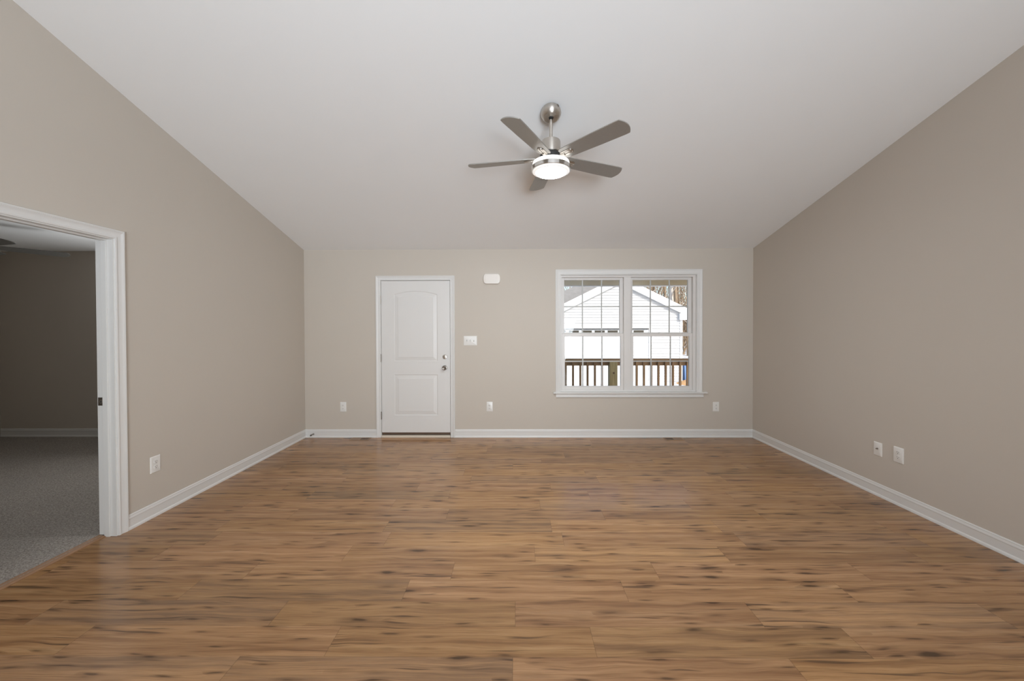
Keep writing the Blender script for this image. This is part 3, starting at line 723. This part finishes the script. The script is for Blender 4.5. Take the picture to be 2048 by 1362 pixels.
# ------------------------------------------------------------------ bedroom ceiling fan (dim, only blade tips show)
HX, HY, HZ = -5.19, 3.50, 2.25
bf = thing('ceiling_fan', (HX, HY, HW), 'dark grey ceiling fan in the dim bedroom, blade tips showing past the door casing', 'ceiling fan')
AB = Matrix.Translation((HX, HY, 0))
MB().lathe([(0, HW), (.070, HW), (.070, HW - .03), (.045, HW - .06), (.014, HW - .065), (.014, HZ + .09), (.08, HZ + .085), (.10, HZ + .06), (.10, HZ - .01), (.06, HZ - .03), (0, HZ - .03)], 40, AB).build('motor', M['nickel_dark'], bf, smooth=30)
MB().lathe([(0, HZ - .03), (.11, HZ - .03), (.12, HZ - .06), (.09, HZ - .085), (0, HZ - .09)], 40, AB).build('lamp_bowl', M['acrylic_off'] if 'acrylic_off' in M else M['plate'], bf, smooth=30)
for k in range(5):
    MBl = Matrix.Translation((HX, HY, HZ)) @ Matrix.Rotation(math.radians(57 + 72 * k), 4, 'Z'); TW = MBl @ Matrix.Rotation(-.20, 4, 'X')
    mb = MB(); mb.prism([TW @ Vector((r, v, .003)) for r, v in blade_outline()], TW.to_3x3() @ Vector((0, 0, -.0065)), .0008)
    q = mb.build('blade', M['dark_blade'], bf)
    mb = MB(); mb.tube([MBl @ Vector((.08, 0, 0)), TW @ Vector((.13, 0, -.006)), TW @ Vector((.19, 0, -.006))], [.012, .012, .008], 8); mb.build('blade_bracket', M['nickel_dark'], q, smooth=35)

# ------------------------------------------------------------------ porch outside the window
PY = D + WT
o = MB().box((-7.1, PY, -.18), (5.4, 7.62, -.05)).build('porch_deck', M['lumber_x']); tag(o, 'wooden porch deck outside the front window', 'deck', **S)
o = MB().box((-7.1, PY, 2.47), (5.4, 7.85, 2.62)).build('porch_ceiling', M['beam']); tag(o, 'taupe porch ceiling beyond the front window', 'ceiling', **S)
o = MB().box((-7.1, 7.36, 2.272), (5.4, 7.50, 2.47)).build('porch_beam', M['beam']); tag(o, 'taupe porch beam across the top of the window view', 'beam', **S)
MB().box((-7.1, 7.345, 2.262), (5.4, 7.515, 2.280)).build('white_bottom_trim', M['gtrim'], o)
for x in (-6.9, -.9, 5.2):
    q = MB().box((x - .07, 7.36, -.05), (x + .07, 7.50, 2.265)).build('porch_column', M['gtrim'], origin=(x, 7.43, -.05))
    tag(q, 'white square porch column at the front of the deck', 'column', 'white porch columns', kind='structure')
RY = 7.404
rail = thing('porch_railing', (1.9, RY, -.05), 'brown wooden porch railing with square balusters outside the window', 'railing')
MB().box((-.83, RY - .07, .793), (5.13, RY + .07, .829), .004).build('cap_rail', M['lumber_x'], rail)
MB().box((-.83, RY - .019 + .03, .692), (5.13, RY + .019 + .03, .793), .002).build('top_rail', M['lumber_x'], rail)
MB().box((-.83, RY - .019 + .03, .03), (5.13, RY + .019 + .03, .12), .002).build('bottom_rail', M['lumber_x'], rail)
pm = M['post']
MB().box((1.835, RY - .07, -.05), (1.990, RY + .07, .793), .004).build('post', pm, rail)
mb = MB(); mb.lathe([(0, 0), (.022, 0), (.016, .0015), (0, .002)], 18, RX(1.917, RY - .0695, .555)); k = mb.build('wood_knot', M['sill_brown'], rail)
xs = [.985 - .1425 * i for i in range(12, 0, -1)] + [.985, 1.127, 1.272, 1.415, 1.559, 1.700] + [2.100, 2.242] + [2.383 + .1425 * i for i in range(0, 19)]
for x in xs:
    MB().box((x - .019, RY - .027, .06), (x + .019, RY + .011, .785), .002).build('baluster', M['lumber'], rail)

# ------------------------------------------------------------------ neighbouring house
NY, GZ = 14.9, -.717
hs = thing('house', (4.0, NY + 3, GZ), 'white-sided neighbouring house with garage door and gable seen through the window', 'house')
AXc, AZ, SLP = 4.12, 3.486, .49
def rake(z): return (AZ - z) / SLP                       # half width of the gable under the roof line
mb = MB(); lap = .111; z = GZ
GX0, GX1, GT = .55, 5.28, 1.405                          # garage opening
x_l, x_r = -1.2, 6.596
while z < AZ - .05:
    z1 = min(z + lap, AZ - .02)
    for (a, b) in ([(x_l, GX0), (GX1, x_r)] if z + .05 < GT else [(x_l, x_r)]):
        if z + .05 >= 2.2:
            a0, b0 = max(a, AXc - rake(z)), min(b, AXc + rake(z)); a1, b1 = max(a, AXc - rake(z1)), min(b, AXc + rake(z1))
        else: a0, b0, a1, b1 = a, b, a, b
        mb.faces([(a0, NY - .024, z), (b0, NY - .024, z), (b1, NY, z1), (a1, NY, z1), (a0, NY, z), (b0, NY, z)], [(0, 1, 2, 3), (0, 4, 5, 1)])
    z = z1
sid = mb.build('siding', M['siding'], hs)
mb = MB(); mb.prism([(x_l, NY + .01, GZ), (GX0, NY + .01, GZ), (GX0, NY + .01, GT), (GX1, NY + .01, GT), (GX1, NY + .01, GZ), (x_r, NY + .01, GZ), (x_r, NY + .01, 2.2), (AXc, NY + .01, 3.40), (AXc - 2.5, NY + .01, 2.2), (x_l, NY + .01, 2.2)], (0, .15, 0)); mb.build('wall_core', M['siding'], hs)
mb = MB(); mb.box((x_r - .02, NY + .02, GZ), (x_r, NY + 6, 2.2)); mb.build('side_wall', M['siding'], hs)
mb = MB(); mb.box((x_r - .09, NY - .03, GZ), (x_r + .01, NY + .07, 2.1)); mb.build('corner_board', M['gtrim'], hs)
# gable roof: two slabs with white rake boards
for s, nm in ((1, 'r'), (-1, 'l')):
    e = 2.86; zt_ = AZ; ze = AZ - SLP * e
    mb = MB(); mb.prism([(AXc, NY - .11, zt_), (AXc + s * e, NY - .11, ze), (AXc + s * e, NY - .11, ze - .03), (AXc, NY - .11, zt_ - .03)], (0, 4.0, 0)); mb.build('gable_roof', M['shingle'], hs)
    mb = MB(); mb.prism([(AXc, NY - .125, zt_ - .012), (AXc + s * e, NY - .125, ze - .012), (AXc + s * e, NY - .125, ze - .315), (AXc, NY - .125, zt_ - .315)], (0, .025, 0)); mb.build('rake_board', M['gtrim'], hs)
    mb = MB(); mb.prism([(AXc, NY - .11, zt_ - .295), (AXc + s * e, NY - .11, ze - .295), (AXc + s * e, NY - .11, ze - .307), (AXc, NY - .11, zt_ - .307)], (0, .11, 0)); mb.build('rake_soffit', M['gtrim'], hs)
mb = MB(); mb.box((x_r - .14, NY - .12, 1.735), (7.0, NY + .02, 1.99)); mb.box((x_r, NY, 1.735), (7.0, NY + 6, 2.06)); mb.build('eave_return', M['gtrim'], hs)
# main roof behind, hipped at its left end
mb = MB(); h0 = Vector((.33, 15.97, 2.20)); h1 = h0 + Vector((1, 1, .5)) * 4.3
mb.prism([h0, (4.9, h0.y, h0.z), (4.9, h1.y, h1.z), h1], (0, .04, -.12)); mb.build('main_roof', M['shingle'], hs)
mb = MB(); mb.box((-1.0, 16.2, GZ), (x_r - .1, 16.35, 2.15)); mb.build('main_wall', M['siding'], hs)
# garage door with a row of windows
gd = MB()
for i in range(4): gd.box((GX0, NY + .004, GZ - .02 + i * .525), (GX1, NY + .065, GZ - .02 + i * .525 + .519), .004)
gdo = gd.build('garage_door', M['garage'], hs)
x = GX1 - .20
while x > GX0 + .3:
    MB().box((x - .40, NY - .002, 1.205), (x, NY + .005, 1.318)).build('door_pane', M['dglass'], gdo); x -= .515
mb = MB(); mb.box((GX0 - .11, NY - .022, GZ), (GX0, NY + .06, GT + .09)); mb.box((GX1, NY - .022, GZ), (GX1 + .11, NY + .06, GT + .09)); mb.box((GX0 - .11, NY - .03, GT), (GX1 + .11, NY + .10, GT + .09)); mb.box((GX0 - .05, NY - .11, GT - .005), (GX1 + .02, NY + .02, GT + .03)); mb.build('garage_trim', M['gtrim'], hs)

# ------------------------------------------------------------------ ground, bin, dirt, woods
random.seed(5)
mb = MB(); n1, n2 = 60, 50
g = [[mb.bm.verts.new((-30 + 70 * i / n1, PY + 60 * j / n2, GZ - .02 + (0.02 * math.sin(i * 1.7 + j) + .03 * random.random() if PY + 60 * j / n2 > 8 else 0) + max(0, (PY + 60 * j / n2 - 22) * .03))) for i in range(n1 + 1)] for j in range(n2 + 1)]
for j in range(n2):
    for i in range(n1): mb.bm.faces.new((g[j][i], g[j][i + 1], g[j + 1][i + 1], g[j + 1][i]))
o = mb.build('ground', M['ground'], smooth=60); tag(o, 'snow-covered ground outside', 'ground', **S)
mb = MB(); rings = []
mx, my = 6.85, 14.25
prof = [(0, .20), (.15, .19), (.35, .13), (.55, .05), (.75, -.04)]
mb.lathe([(r, GZ + z) for r, z in prof], 22, Matrix.Translation((mx, my, 0)))
for v in mb.bm.verts: v.co += Vector((random.uniform(-.03, .03), random.uniform(-.03, .03), random.uniform(-.02, .02)))
tag(mb.build('dirt_mound', M['dirt'], smooth=60, origin=(mx, my, GZ)), 'orange dirt mound on the snow by the house corner', 'dirt')
bn = thing('wheeled_bin', (6.95, 15.1, GZ), 'blue plastic bin standing beside the corner of the neighbouring house', 'bin')
mb = MB(); bx0, bx1, by0, by1 = 6.68, 7.20, 14.86, 15.36
vs = [(bx0 + .05, by0 + .05, GZ + .03), (bx1 - .05, by0 + .05, GZ + .03), (bx1 - .05, by1 - .05, GZ + .03), (bx0 + .05, by1 - .05, GZ + .03), (bx0, by0, GZ + .78), (bx1, by0, GZ + .78), (bx1, by1, GZ + .78), (bx0, by1, GZ + .78)]
mb.faces(vs, [(0, 3, 2, 1), (4, 5, 6, 7), (0, 1, 5, 4), (1, 2, 6, 5), (2, 3, 7, 6), (3, 0, 4, 7)]); mb.build('body', M['bin'], bn)
MB().box((bx0 - .02, by0 - .03, GZ + .78), (bx1 + .02, by1 + .02, GZ + .84), .015).build('lid', M['bin'], bn)
MB().box((bx0 + .05, by0 - .035, GZ + .66), (bx0 + .12, by0 + .01, GZ + .70), .004).build('grip', M['bin_dark'], bn)
for x in (bx0 + .03, bx1 - .03): MB().lathe([(0, -.02), (.09, -.02), (.09, .02), (0, .02)], 20, Matrix.Translation((x, by1 - .05, GZ + .07)) @ Matrix.Rotation(math.radians(90), 4, 'Y')).build('wheel', M['rubber'], bn)

def tree(x, y, h, r, m, seed, label, group=None):
    rd = random.Random(seed); gz = GZ + max(0, (y - 22) * .03) - .05
    mb = MB(); lean = (rd.uniform(-.04, .04), rd.uniform(-.03, .03)); pts = []; rad = []
    for k in range(9):
        f = k / 8; pts.append((x + lean[0] * h * f + rd.uniform(-.05, .05) * (k > 0), y + lean[1] * h * f + rd.uniform(-.05, .05) * (k > 0), gz + h * f)); rad.append(r * (1.25 if k == 0 else 1) * (1 - .8 * f))
    mb.tube(pts, rad, 9)
    for b in range(16):
        f = rd.uniform(.12, .98); i = min(7, int(f * 8)); p = Vector(pts[i]).lerp(Vector(pts[i + 1]), f * 8 - i)
        a = rd.uniform(0, 2 * math.pi); L = h * rd.uniform(.10, .26) * (1.15 - f); dr = Vector((math.cos(a), math.sin(a), rd.uniform(.3, 1.1))).normalized()
        p2 = p + dr * L * .5 + Vector((0, 0, .04 * L)); p3 = p2 + (dr + Vector((rd.uniform(-.4, .4), rd.uniform(-.4, .4), .3))).normalized() * L * .5
        rb = r * .30 * (1.1 - f); mb.tube([p, p2, p3], [rb, rb * .6, rb * .2], 5)
        for q in range(3):
            s = p2.lerp(p3, rd.random()); e = s + Vector((rd.uniform(-1, 1), rd.uniform(-1, 1), rd.uniform(.1, 1))).normalized() * L * .4
            mb.tube([s, e], [rb * .35, rb * .12], 4)
    tag(mb.build('tree', m, origin=(x, y, gz), smooth=60), label, 'tree', group)
tree(10.35, 24.6, 13, .17, M['pale_bark'], 1, 'thick pale-barked bare tree behind the right slope of the house roof')
rr = random.Random(11); G = 'bare trees in the woods behind the house'
for i in range(34):
    y = rr.uniform(23, 42); x = y * rr.uniform(.20, .56); m = [M['bark'], M['dark_bark'], M['bark'], M['pale_bark']][i % 4]
    if m is M['pale_bark']: r = rr.uniform(.06, .10)
    else: r = rr.uniform(.07, .17)
    kind = {'brown_bark': 'brown bare tree among the woods behind the neighbouring house', 'dark_bark': 'dark bare tree among the woods behind the neighbouring house', 'pale_bark': 'slender pale bare tree among the woods behind the neighbouring house'}[m.name]
    tree(x, y, rr.uniform(11, 17), r, m, 100 + i, kind, G)
mb = MB(); rd = random.Random(3)
for i in range(1500):
    y = rd.uniform(27, 50); x = y * rd.uniform(.12, .62); z0 = GZ + max(0, (y - 22) * .03) - .1
    L = rd.uniform(1.0, 4.5) if i % 3 else rd.uniform(5, 12); a = Vector((x, y, z0)); e = a + Vector((rd.uniform(-.5, .5), rd.uniform(-.4, .4), 1)).normalized() * L
    rw = rd.uniform(.012, .035) if i % 3 else rd.uniform(.03, .07); mb.tube([a, a.lerp(e, .5) + Vector((rd.uniform(-.15, .15), 0, 0)), e], [rw, rw * .7, rw * .3], 4)
o = mb.build('brush', M['bark']); tag(o, 'thicket of thin brown saplings behind the house', 'brush', kind='stuff')

for o in bpy.data.objects:
    if '_o' in o: del o['_o']
